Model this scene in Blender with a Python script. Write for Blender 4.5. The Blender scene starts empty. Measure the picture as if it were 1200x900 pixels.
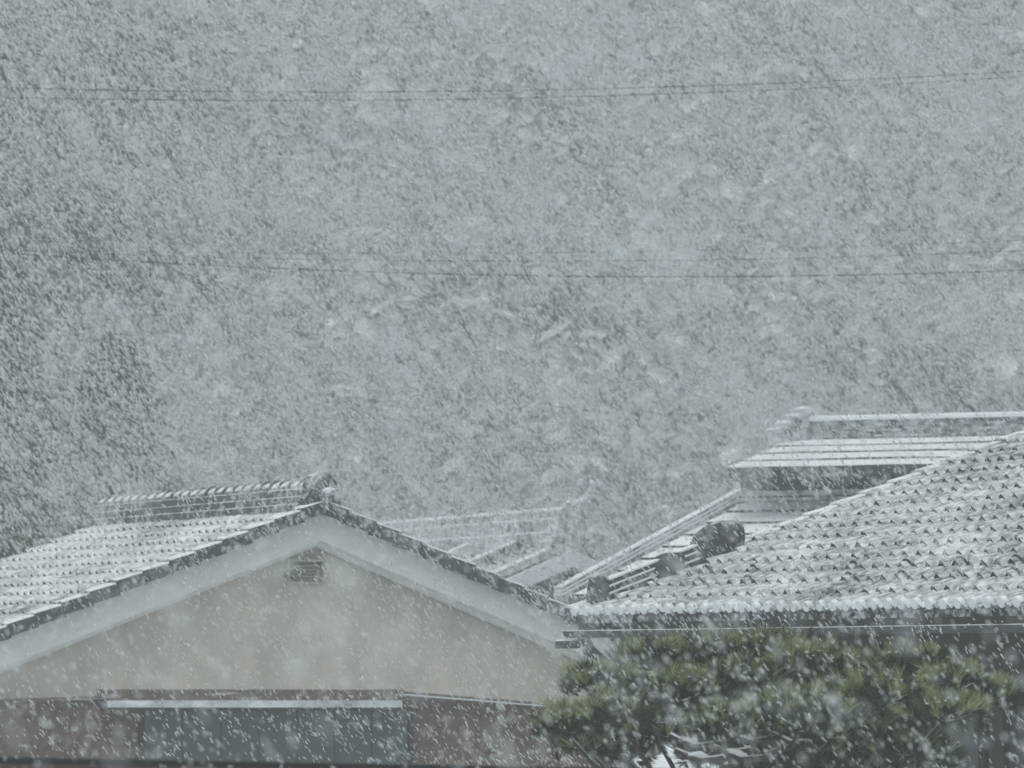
import bpy, bmesh, math, random
import numpy as np
from mathutils import Vector, Matrix, noise

random.seed(7)
rng = np.random.default_rng(11)
R = math.radians
scene = bpy.context.scene
COL = scene.collection

# ------------------------------------------------------------------ camera
F = 4886.0            # focal length in photo pixels (1200 wide)
HORIZON = 790.0       # photo row of the eye level
EYE = 4.0             # eye height above the ground (upstairs window)
cd = bpy.data.cameras.new('camera')
cam = bpy.data.objects.new('camera', cd)
COL.objects.link(cam)
cam.location = (0, 0, EYE)
cam.rotation_euler = (R(90), 0, 0)
cd.sensor_width = 36.0
cd.lens = 36.0 * F / 1200.0
cd.shift_y = (HORIZON - 450.0) / 1200.0
cd.clip_start = 0.1
cd.clip_end = 2000
cd.dof.use_dof = True
cd.dof.focus_distance = 25.5
cd.dof.aperture_fstop = 5.4
scene.camera = cam

# ------------------------------------------------------------------ sky, sun, exposure
world = bpy.data.worlds.new('World')
scene.world = world
world.use_nodes = True
nt = world.node_tree
bg = nt.nodes['Background']
sky = nt.nodes.new('ShaderNodeTexSky')
sky.sky_type = 'NISHITA'
sky.sun_disc = False
sky.sun_elevation = R(69)
sky.sun_rotation = R(200)
sky.dust_density = 6.0
sky.air_density = 1.0
hs = nt.nodes.new('ShaderNodeHueSaturation')       # overcast: most of the blue is gone
hs.inputs['Saturation'].default_value = 0.20
nt.links.new(sky.outputs[0], hs.inputs['Color'])
tint = nt.nodes.new('ShaderNodeMix'); tint.data_type = 'RGBA'; tint.blend_type = 'MULTIPLY'   # cool grey-green cloud light
tint.inputs[0].default_value = 1.0; tint.inputs[7].default_value = (0.95, 1.0, 0.972, 1)
nt.links.new(hs.outputs[0], tint.inputs[6])
nt.links.new(tint.outputs[2], bg.inputs['Color'])
bg.inputs['Strength'].default_value = 0.12

sd = bpy.data.lights.new('sun', 'SUN')
sd.energy = 1.2
sd.angle = R(40)
sd.color = (0.97, 1.0, 0.985)
sun = bpy.data.objects.new('sun', sd)
COL.objects.link(sun)
sun.rotation_euler = (R(20), R(-8), 0)
sun.location = (0, -10, 60)

vs = scene.view_settings
vs.view_transform = 'Standard'
vs.look = 'None'
vs.exposure = -0.38
vs.gamma = 1.0
vs.use_curve_mapping = False
cy = scene.cycles
cy.max_bounces = 8
cy.diffuse_bounces = 3
cy.volume_bounces = 3
cy.transparent_max_bounces = 8
cy.use_denoising = True
HAZE_DENSITY = 0.0043

# ------------------------------------------------------------------ helpers
def at(px, py, d):
    """point of the place seen at photo pixel (px, py), d metres ahead"""
    return Vector(((px - 600) / F * d, d, EYE + (HORIZON - py) / F * d))

def tag(o, label=None, cat=None, group=None, kind=None):
    if label: o['label'] = label
    if cat: o['category'] = cat
    if group: o['group'] = group
    if kind: o['kind'] = kind
    return o

def link(name, me, parent=None):
    o = bpy.data.objects.new(name, me)
    COL.objects.link(o)
    o.parent = parent
    return o

def empty(name, loc, rz=0.0):
    o = bpy.data.objects.new(name, None)
    COL.objects.link(o)
    o.location = loc
    o.rotation_euler = (0, 0, rz)
    o.empty_display_size = 0.3
    return o

def mesh(name, verts, faces, mats, idx=None, smooth=False):
    me = bpy.data.meshes.new(name)
    me.from_pydata([tuple(v) for v in verts], [], faces)
    for m in (mats if isinstance(mats, (list, tuple)) else [mats]):
        me.materials.append(m)
    if idx:
        me.polygons.foreach_set('material_index', idx)
    if smooth:
        me.polygons.foreach_set('use_smooth', [True] * len(me.polygons))
    me.update()
    return me

class MB:
    """collects shapes into one mesh"""
    def __init__(self):
        self.v, self.f, self.m = [], [], []
    def add(self, vs_, fs_, mi=0):
        b = len(self.v)
        self.v += [tuple(v) for v in vs_]
        for f in fs_:
            self.f.append([i + b for i in f]); self.m.append(mi)
    def box(self, lo, hi, mi=0, M=None, bevel=0.0):
        x0, y0, z0 = lo; x1, y1, z1 = hi
        if bevel > 0:
            b = bevel
            vs_ = []
            for (z, i) in ((z0, 0), (z1 - b, 0), (z1, b)):
                vs_ += [(x0 + i, y0 + i, z), (x1 - i, y0 + i, z), (x1 - i, y1 - i, z), (x0 + i, y1 - i, z)]
            fs_ = [(3, 2, 1, 0), (8, 9, 10, 11)]
            for r in (0, 4):
                for k in range(4):
                    fs_.append((r + k, r + (k + 1) % 4, r + 4 + (k + 1) % 4, r + 4 + k))
        else:
            vs_ = [(x0, y0, z0), (x1, y0, z0), (x1, y1, z0), (x0, y1, z0), (x0, y0, z1), (x1, y0, z1), (x1, y1, z1), (x0, y1, z1)]
            fs_ = [(3, 2, 1, 0), (4, 5, 6, 7), (0, 1, 5, 4), (1, 2, 6, 5), (2, 3, 7, 6), (3, 0, 4, 7)]
        if M is not None:
            vs_ = [M @ Vector(v) for v in vs_]
        self.add(vs_, fs_, mi)
    def prism(self, poly, y0, y1, mi=0):
        """poly in (x, z), counter-clockwise seen from -y"""
        n = len(poly)
        vs_ = [(x, y0, z) for x, z in poly] + [(x, y1, z) for x, z in poly]
        fs_ = [tuple(range(n)), tuple(range(2 * n - 1, n - 1, -1))]
        for k in range(n):
            j = (k + 1) % n
            fs_.append((k, k + n, j + n, j))
        self.add(vs_, fs_, mi)
    def tube(self, pts, rad, n=8, mi=0, cap=True):
        pts = [Vector(p) for p in pts]
        if not isinstance(rad, (list, tuple)): rad = [rad] * len(pts)
        vs_, fs_ = [], []
        up = Vector((0.03, 0.05, 1)).normalized()
        for i, p in enumerate(pts):
            a = pts[max(i - 1, 0)]; b = pts[min(i + 1, len(pts) - 1)]
            t = (b - a).normalized()
            u = t.cross(up)
            if u.length < 0.05: u = t.cross(Vector((0, 1, 0)))
            u.normalize(); w = u.cross(t)
            for k in range(n):
                q = 2 * math.pi * k / n
                vs_.append(p + (u * math.cos(q) + w * math.sin(q)) * rad[i])
        for i in range(len(pts) - 1):
            for k in range(n):
                j = (k + 1) % n
                fs_.append((i * n + k, i * n + j, (i + 1) * n + j, (i + 1) * n + k))
        if cap:
            fs_.append(tuple(range(n - 1, -1, -1)))
            fs_.append(tuple(range((len(pts) - 1) * n, len(pts) * n)))
        self.add(vs_, fs_, mi)
    def data(self, name, mats, smooth=False):
        return mesh(name, self.v, self.f, mats, self.m, smooth)
    def build(self, name, mats, parent=None, smooth=False):
        return link(name, self.data(name, mats, smooth), parent)

# ------------------------------------------------------------------ materials
def nodes(name):
    m = bpy.data.materials.new(name)
    m.use_nodes = True
    t = m.node_tree
    return m, t, t.nodes, t.links, t.nodes['Principled BSDF']

def ramp(N, a, b, ca=(0, 0, 0, 1), cb=(1, 1, 1, 1)):
    r = N.new('ShaderNodeValToRGB')
    r.color_ramp.elements[0].position = a; r.color_ramp.elements[1].position = b
    r.color_ramp.elements[0].color = ca; r.color_ramp.elements[1].color = cb
    return r

def c4(c): return (c[0], c[1], c[2], 1)

SNOW = (0.80, 0.84, 0.87)

def plain(name, c, c2=None, scale=6.0, rough=0.7, bump=0.15, stretch=(1, 1, 1), spec=0.3):
    m, t, N, L, P = nodes(name)
    tc = N.new('ShaderNodeTexCoord'); mp = N.new('ShaderNodeMapping')
    mp.inputs['Scale'].default_value = stretch
    L.new(tc.outputs['Object'], mp.inputs[0])
    n = N.new('ShaderNodeTexNoise'); n.inputs['Scale'].default_value = scale; n.inputs['Detail'].default_value = 6
    n.inputs['Roughness'].default_value = 0.65
    L.new(mp.outputs[0], n.inputs['Vector'])
    r = ramp(N, 0.3, 0.72, c4(c), c4(c2 or [x * 0.7 for x in c]))
    L.new(n.outputs['Fac'], r.inputs[0]); L.new(r.outputs[0], P.inputs['Base Color'])
    P.inputs['Roughness'].default_value = rough
    P.inputs['Specular IOR Level'].default_value = spec
    b = N.new('ShaderNodeBump'); b.inputs['Strength'].default_value = bump; b.inputs['Distance'].default_value = 0.02
    L.new(n.outputs['Fac'], b.inputs['Height']); L.new(b.outputs[0], P.inputs['Normal'])
    return m

def snowed(name, base, cover=0.55, scale=9.0, soft=0.12, stretch=(1, 1, 1), wall=0.0, bump=0.5, detail=5.0):
    """a surface with settled snow: cover = how much of an upward face is white,
    wall = how much wind-plastered snow sticks to upright faces"""
    m, t, N, L, P = nodes(name)
    tc = N.new('ShaderNodeTexCoord'); mp = N.new('ShaderNodeMapping'); oi = N.new('ShaderNodeObjectInfo')
    mp.inputs['Scale'].default_value = stretch
    mul = N.new('ShaderNodeMath'); mul.operation = 'MULTIPLY'; mul.inputs[1].default_value = 37.0
    L.new(oi.outputs['Random'], mul.inputs[0])
    cx = N.new('ShaderNodeCombineXYZ'); L.new(mul.outputs[0], cx.inputs[0]); L.new(mul.outputs[0], cx.inputs[2])
    L.new(cx.outputs[0], mp.inputs['Location'])
    L.new(tc.outputs['Object'], mp.inputs[0])
    n = N.new('ShaderNodeTexNoise'); n.inputs['Scale'].default_value = scale; n.inputs['Detail'].default_value = detail
    n.inputs['Roughness'].default_value = 0.6
    L.new(mp.outputs[0], n.inputs['Vector'])
    g = N.new('ShaderNodeNewGeometry'); sp = N.new('ShaderNodeSeparateXYZ'); L.new(g.outputs['Normal'], sp.inputs[0])
    mr = N.new('ShaderNodeMapRange')                       # upright -> wall, level -> cover
    mr.inputs['From Min'].default_value = 0.25; mr.inputs['From Max'].default_value = 0.75
    mr.inputs['To Min'].default_value = wall; mr.inputs['To Max'].default_value = cover
    L.new(sp.outputs['Z'], mr.inputs[0])
    a = N.new('ShaderNodeMath'); a.operation = 'ADD'; L.new(n.outputs['Fac'], a.inputs[0]); L.new(mr.outputs[0], a.inputs[1])
    r = ramp(N, 0.78 - soft, 0.78 + soft); r.color_ramp.elements[0].position = max(0, 0.78 - soft); r.color_ramp.elements[1].position = min(1, 0.78 + soft)
    n3 = N.new('ShaderNodeTexNoise'); n3.inputs['Scale'].default_value = 1.1; n3.inputs['Detail'].default_value = 3
    L.new(g.outputs['Position'], n3.inputs['Vector'])
    mr3 = N.new('ShaderNodeMapRange'); mr3.inputs['From Min'].default_value = 0.3; mr3.inputs['From Max'].default_value = 0.7
    mr3.inputs['To Min'].default_value = -0.10; mr3.inputs['To Max'].default_value = 0.10
    L.new(n3.outputs['Fac'], mr3.inputs[0])
    a2 = N.new('ShaderNodeMath'); a2.operation = 'ADD'; L.new(a.outputs[0], a2.inputs[0]); L.new(mr3.outputs[0], a2.inputs[1])
    L.new(a2.outputs[0], r.inputs[0])
    n2 = N.new('ShaderNodeTexNoise'); n2.inputs['Scale'].default_value = scale * 2.5; n2.inputs['Detail'].default_value = 4
    L.new(tc.outputs['Object'], n2.inputs['Vector'])
    rb = ramp(N, 0.3, 0.7, c4([x * 0.65 for x in base]), c4([min(1, x * 1.25) for x in base]))
    L.new(n2.outputs['Fac'], rb.inputs[0])
    mx = N.new('ShaderNodeMix'); mx.data_type = 'RGBA'
    L.new(r.outputs[0], mx.inputs[0]); L.new(rb.outputs[0], mx.inputs[6]); mx.inputs[7].default_value = c4(SNOW)
    L.new(mx.outputs[2], P.inputs['Base Color'])
    P.inputs['Roughness'].default_value = 0.75
    P.inputs['Specular IOR Level'].default_value = 0.2
    b = N.new('ShaderNodeBump'); b.inputs['Strength'].default_value = bump; b.inputs['Distance'].default_value = 0.02
    L.new(n.outputs['Fac'], b.inputs['Height']); L.new(b.outputs[0], P.inputs['Normal'])
    return m

M = {}
M['snow'] = plain('settled_snow', SNOW, (0.74, 0.78, 0.82), 5, 0.85, 0.3, spec=0.15)
M['ground_snow'] = plain('ground_snow', SNOW, (0.62, 0.66, 0.68), 0.35, 0.9, 0.3, spec=0.1)
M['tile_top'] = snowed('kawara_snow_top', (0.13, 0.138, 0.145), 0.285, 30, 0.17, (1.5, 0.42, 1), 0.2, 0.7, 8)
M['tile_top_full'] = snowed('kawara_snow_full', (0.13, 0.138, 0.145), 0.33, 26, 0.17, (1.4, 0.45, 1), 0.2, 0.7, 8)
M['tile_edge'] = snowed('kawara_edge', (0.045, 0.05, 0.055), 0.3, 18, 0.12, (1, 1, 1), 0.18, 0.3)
M['tile_disc'] = snowed('kawara_disc', (0.10, 0.108, 0.115), 0.5, 20, 0.12, (1, 1, 1), 0.46, 0.2)
M['verge'] = snowed('kawara_verge', (0.06, 0.067, 0.07), 0.5, 14, 0.14, (1, 1, 1), 0.10, 0.4)
M['ridge'] = snowed('kawara_ridge', (0.085, 0.092, 0.097), 0.44, 12, 0.16, (1, 1, 1.0), 0.15, 0.4)
M['ridge_pale'] = snowed('kawara_ridge_snowy', (0.12, 0.128, 0.133), 0.5, 10, 0.16, (1, 1, 1.0), 0.28, 0.4)
M['cap'] = snowed('kawara_cap', (0.09, 0.097, 0.10), 0.58, 10, 0.14, (1, 1, 1.0), 0.22, 0.4)
M['oni_dark'] = snowed('kawara_ornament_bare', (0.05, 0.055, 0.058), 0.12, 9, 0.14, (1, 1, 1), 0.08, 0.6)
M['oni'] = snowed('kawara_ornament', (0.065, 0.07, 0.075), 0.24, 9, 0.14, (1, 1, 1), 0.04, 0.5)
M['plaster'] = plain('beige_plaster', (0.62, 0.58, 0.51), (0.43, 0.41, 0.37), 1.8, 0.9, 0.12, (1.6, 1, 0.6))
M['white'] = plain('white_plaster', (0.74, 0.75, 0.74), (0.62, 0.64, 0.64), 3.0, 0.9, 0.08)
M['brown'] = snowed('brown_cladding', (0.14, 0.10, 0.08), 0.4, 9, 0.16, (2, 1, 1), -0.02, 0.4)
M['trim'] = snowed('weathered_trim', (0.16, 0.13, 0.11), 0.5, 9, 0.12, (0.4, 1, 2), 0.1, 0.4)
M['shutter'] = plain('blue_grey_shutter', (0.10, 0.125, 0.135), (0.065, 0.08, 0.09), 4, 0.5, 0.1, (1, 1, 0.2))
M['darkwood'] = plain('dark_wood', (0.05, 0.045, 0.042), (0.028, 0.025, 0.024), 6, 0.8, 0.3, (3, 3, 0.4))
M['gutter'] = snowed('grey_gutter', (0.09, 0.09, 0.095), 0.55, 8, 0.1, (1, 1, 1), 0.02, 0.2)
M['ledge_snow'] = snowed('ledge_snow', (0.22, 0.23, 0.235), 0.5, 5, 0.2, (1, 1, 2), 0.36, 0.4)
M['grey_wall'] = plain('grey_wall', (0.20, 0.21, 0.22), (0.13, 0.14, 0.15), 2.0, 0.9, 0.15, (1, 1, 0.5))
M['dark_boards'] = plain('dark_boards', (0.075, 0.072, 0.07), (0.045, 0.043, 0.042), 5, 0.85, 0.3, (4, 4, 0.4))
M['snowy_wood'] = snowed('snow_laden_wood', (0.08, 0.09, 0.075), 0.33, 3.0, 0.25, (1, 1, 1), 0.28, 0.2)
M['grey_dark'] = plain('dark_grey_wall', (0.09, 0.094, 0.10), (0.06, 0.064, 0.068), 2.5, 0.9, 0.15, (1, 1, 0.5))
M['vent'] = plain('faded_vent', (0.42, 0.41, 0.385), (0.34, 0.33, 0.31), 6, 0.8, 0.1)
M['glass'] = plain('dark_glass', (0.03, 0.04, 0.045), (0.02, 0.025, 0.03), 2, 0.15, 0.0, spec=0.6)
M['roofsheet'] = snowed('snowy_sheet', (0.08, 0.085, 0.09), 0.62, 7, 0.12, (0.5, 2, 1), 0.05, 0.25)
M['cable'] = plain('black_cable', (0.02, 0.021, 0.022), (0.012, 0.012, 0.013), 3, 0.7, 0)
M['bark'] = snowed('pine_bark', (0.05, 0.042, 0.036), 0.34, 12, 0.08, (1, 1, 1), -0.1, 0.8)
M['rail'] = plain('dark_rail', (0.016, 0.016, 0.017), (0.01, 0.01, 0.01), 4, 0.5, 0.1)
M['rail_red'] = plain('reddish_panel', (0.17, 0.10, 0.09), (0.12, 0.075, 0.07), 6, 0.7, 0.1)
M['hill'] = snowed('hill_floor', (0.045, 0.05, 0.035), 0.12, 0.6, 0.1, (1, 1, 1), 0.15, 0.5)

def needle_mat(name, ca, cb, cc):
    m, t, N, L, P = nodes(name)
    g = N.new('ShaderNodeNewGeometry')
    r = ramp(N, 0.0, 1.0, c4(ca), c4(cb))
    e = r.color_ramp.elements.new(0.55); e.color = c4(cc)
    L.new(g.outputs['Random Per Island'], r.inputs[0])
    L.new(r.outputs[0], P.inputs['Base Color'])
    P.inputs['Roughness'].default_value = 0.6
    P.inputs['Specular IOR Level'].default_value = 0.25
    tr = N.new('ShaderNodeBsdfTranslucent'); L.new(r.outputs[0], tr.inputs[0])
    mx = N.new('ShaderNodeMixShader'); mx.inputs[0].default_value = 0.12
    L.new(P.outputs[0], mx.inputs[1]); L.new(tr.outputs[0], mx.inputs[2])
    L.new(mx.outputs[0], N['Material Output'].inputs[0])
    return m
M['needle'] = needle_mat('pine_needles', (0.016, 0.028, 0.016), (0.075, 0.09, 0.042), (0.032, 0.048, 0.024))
M['needle_toplit'] = needle_mat('toplit_pine_needles', (0.17, 0.21, 0.085), (0.54, 0.57, 0.34), (0.31, 0.35, 0.155))  # paler copy of the needles: light from above put into the colour
M['cedar'] = needle_mat('cedar_foliage', (0.02, 0.032, 0.02), (0.055, 0.065, 0.04), (0.03, 0.045, 0.027))

def flake_mat():
    m, t, N, L, P = nodes('snowflake')
    P.inputs['Base Color'].default_value = (0.86, 0.89, 0.91, 1)
    P.inputs['Roughness'].default_value = 0.9
    P.inputs['Specular IOR Level'].default_value = 0.1
    tr = N.new('ShaderNodeBsdfTranslucent'); tr.inputs[0].default_value = (0.86, 0.89, 0.91, 1)
    mx = N.new('ShaderNodeMixShader'); mx.inputs[0].default_value = 0.5
    L.new(P.outputs[0], mx.inputs[1]); L.new(tr.outputs[0], mx.inputs[2])
    L.new(mx.outputs[0], N['Material Output'].inputs[0])
    return m
M['flake'] = flake_mat()

# ------------------------------------------------------------------ terrain
def hill_h(x, y):
    b = 80 + 5 * noise.noise((x * 0.03, 3.1, 0)) - (6 if x < -4 else 0) * min(1, max(0, (-4 - x) / 6))
    t = max(0.0, (y - b) / 48)
    h = 31 * (t * t * (3 - 2 * t) if t < 1 else 1)
    return h + (1.4 * noise.noise((x * 0.12, y * 0.12, 0.5))) * min(1, t * 6)

def ground():
    vs_, fs_ = [], []
    xs = [-900, -300, -120] + list(np.linspace(-60, 60, 31)) + [120, 300, 900]
    ys = [-300, -60, 0, 20, 40, 52] + list(np.linspace(56, 125, 36)) + [160, 400, 1200]
    for y in ys:
        for x in xs:
            vs_.append((x, y, 0.0))
    n = len(xs)
    for j in range(len(ys) - 1):
        for i in range(n - 1):
            fs_.append((j * n + i, j * n + i + 1, (j + 1) * n + i + 1, (j + 1) * n + i))
    tag(link('ground', mesh('ground', vs_, fs_, M['ground_snow'])), 'snow covered ground below the houses', None, None, 'structure')
    vs_, fs_ = [], []
    xs = list(np.linspace(-70, 70, 57)); ys = list(np.linspace(64, 146, 55))
    for y in ys:
        for x in xs:
            vs_.append((x, y, hill_h(x, y) - 0.05))
    n = len(xs)
    for j in range(len(ys) - 1):
        for i in range(n - 1):
            fs_.append((j * n + i, j * n + i + 1, (j + 1) * n + i + 1, (j + 1) * n + i))
    tag(link('hillside', mesh('hillside', vs_, fs_, M['hill'], smooth=True)), 'steep wooded hillside lost in falling snow', None, None, 'structure')
ground()

def conifer(h, r, nlay=16, per=26, seed=0, lo=0.12):
    """vertex / face lists of a cedar crown: drooping sprays around the stem"""
    q = random.Random(seed)
    vs_, fs_ = [], []
    for k in range(nlay):
        t = (k + q.random() * 0.7) / nlay
        z = h * (lo + (1 - lo) * t)
        rad = r * (1 - t) ** 0.75 * q.uniform(0.75, 1.15) + 0.1
        for j in range(per):
            a = q.random() * 6.283
            rr = rad * q.uniform(0.35, 1.05)
            c = Vector((math.cos(a) * rr, math.sin(a) * rr, z - rr * 0.35 + q.uniform(-.2, .2)))
            s = q.uniform(0.25, 0.6)
            d = Vector((math.cos(a), math.sin(a), -0.5 + q.uniform(-.4, .4))).normalized() * s
            e = Vector((-math.sin(a), math.cos(a), q.uniform(-.5, .5))) * s * 0.55
            b = len(vs_)
            vs_ += [c - d * .6 - e * .4, c - d * .5 + e * .5, c + d * .3 + e * .7, c + d, c + d * .2 - e * .8]
            fs_ += [(b, b + 1, b + 2), (b, b + 2, b + 4), (b + 4, b + 2, b + 3)]
    return vs_, fs_

def forest():
    mb = MB()
    protos = [conifer(random.uniform(7, 10), random.uniform(1.5, 2.2), 15, 24, s) for s in range(6)]
    cnt = 0
    while cnt < 380:
        x = random.uniform(-34, 34); y = random.uniform(83, 132)
        if abs(x) > 0.1228 * y + 14: continue
        if x < -6 and random.random() < 0.0: continue
        z = hill_h(x, y)
        vs_, fs_ = protos[cnt % 6]
        a = random.random() * 6.28; s = random.uniform(0.7, 1.15)
        ca, sa = math.cos(a) * s, math.sin(a) * s
        mb.add([(x + v[0] * ca - v[1] * sa, y + v[0] * sa + v[1] * ca, z + v[2] * s) for v in vs_], fs_)
        cnt += 1
    o = mb.build('forest', M['snowy_wood'])
    tag(o, 'conifer wood on the hillside fading into the snowfall', 'forest', None, 'stuff')
forest()

def cedar(px, d, h, r, seed, label, lo=.12):
    x = (px - 600) / F * d
    z = hill_h(x, d) - 0.1
    e = empty('cedar_tree', (x, d, z))
    tag(e, label, 'tree', 'dark cedars at the foot of the hill')
    t = MB(); t.tube([(0, 0, 0), (0.05, 0, h * .5), (0, 0, h * .96)], [0.2, 0.13, 0.03], 8)
    t.build('trunk', M['bark'], e, True)
    vs_, fs_ = conifer(h, r, 34, 48, seed, lo)
    c = MB(); c.add(vs_, fs_); c.build('crown', M['cedar'], e)
cedar(-10, 61.0, 10.2, 2.4, 31, 'dim dark cedar rising behind the left roof at the left edge')
cedar(135, 66.0, 9.4, 2.2, 32, 'shorter dim cedar above the far end of the left ridge')
cedar(70, 73.0, 19.0, 2.9, 33, 'faint tall cedar with a high crown in the top left corner', .58)

# ------------------------------------------------------------------ roof tile meshes (x along the eave, y up the slope, z out of the roof)
def wave(u, amp):                      # double-wave pantile section
    c = 0.5 - 0.5 * math.cos(4 * math.pi * u)
    return amp * c ** 1.4

def tile_mesh(name, w, L, amp, th, mats, seed, discs=False, guard=False, seg=12):
    q = random.Random(seed)
    mb = MB()
    top0 = [];  top1 = [];  bot0 = []
    for i in range(seg + 1):
        u = i / seg
        z = wave(u, amp)
        cr = (0.5 - 0.5 * math.cos(4 * math.pi * u)) ** 1.2
        top0.append((u * w, 0.0 + q.uniform(-.004, .004), th * (.12 + .88 * cr) + z))
        top1.append((u * w, L * 1.04, z * 0.96 + 0.004))
        bot0.append((u * w, 0.012, (z * 0.3 - .002 if not discs else z - 0.012)))
    n = seg + 1
    fs_ = [(i, i + 1, n + i + 1, n + i) for i in range(seg)]
    mb.add(top0 + top1, fs_, 0)
    fs_ = [(i, i + 1, n + i + 1, n + i) for i in range(seg)]
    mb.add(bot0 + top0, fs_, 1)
    if discs:                           # round eave ends hanging below each crest
        for cx in (0.25, 0.75):
            R0 = w * 0.128; cz = th + amp - R0 * 1.0
            ring = [(cx * w + R0 * math.cos(k * math.pi / 5), -0.010, cz + R0 * math.sin(k * math.pi / 5)) for k in range(10)]
            back = [(x, 0.03, z) for x, y, z in ring]
            mb.add(ring, [tuple(range(10))], 2)
            mb.add(ring + back, [(k, k + 10, (k + 1) % 10 + 10, (k + 1) % 10) for k in range(10)], 2)
    if guard:                           # low loop that holds the snow
        cx = 0.75 * w
        ring = [(cx + .058 * math.cos(math.pi * k / 6), L * .20, amp - .004 + .052 * math.sin(math.pi * k / 6)) for k in range(7)]
        bk = [(x, L * .20 + .03, z) for x, y, z in ring]
        mb.add(ring, [tuple(range(6, -1, -1))], 1)
        mb.add(ring + bk, [(k, k + 1, k + 8, k + 7) for k in range(6)], 0)
    return mb.data(name, mats, True)

def fix_smooth(me):
    me.polygons.foreach_set('use_smooth', [p.material_index == 0 for p in me.polygons])

# ------------------------------------------------------------------ gable house (left)
PHI = R(30)
A0 = at(375, 790, 36.0)
house = empty('gable_house', (A0.x, A0.y, 0), PHI)
tag(house, 'beige plastered gable house with snowy tiled roof and broad white bargeboards', 'house')

def local_on(origin, rz, c, px, py):
    """local (x, z) of the photo pixel on the plane local y = c of a house frame"""
    cx, sx = math.cos(rz), math.sin(rz)
    dx, dz = (px - 600) / F, (HORIZON - py) / F
    # origin + x*(cx,sx) + c*(-sx,cx) = t*(dx,1)
    ax, ay = origin[0] - c * sx, origin[1] + c * cx
    x = (dx * ay - ax) / (cx - dx * sx)
    t = ay + x * sx
    return x, EYE + dz * t
def onA(px, py, c): return local_on((A0.x, A0.y), PHI, c, px, py)

TP = 0.370
PITCH = math.atan(TP)
APEX = EYE + 205 / F * 36.0       # verge top at the ridge
HALF = 3.55
LEN = 4.5
def zA(x): return APEX - abs(x) * TP

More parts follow.
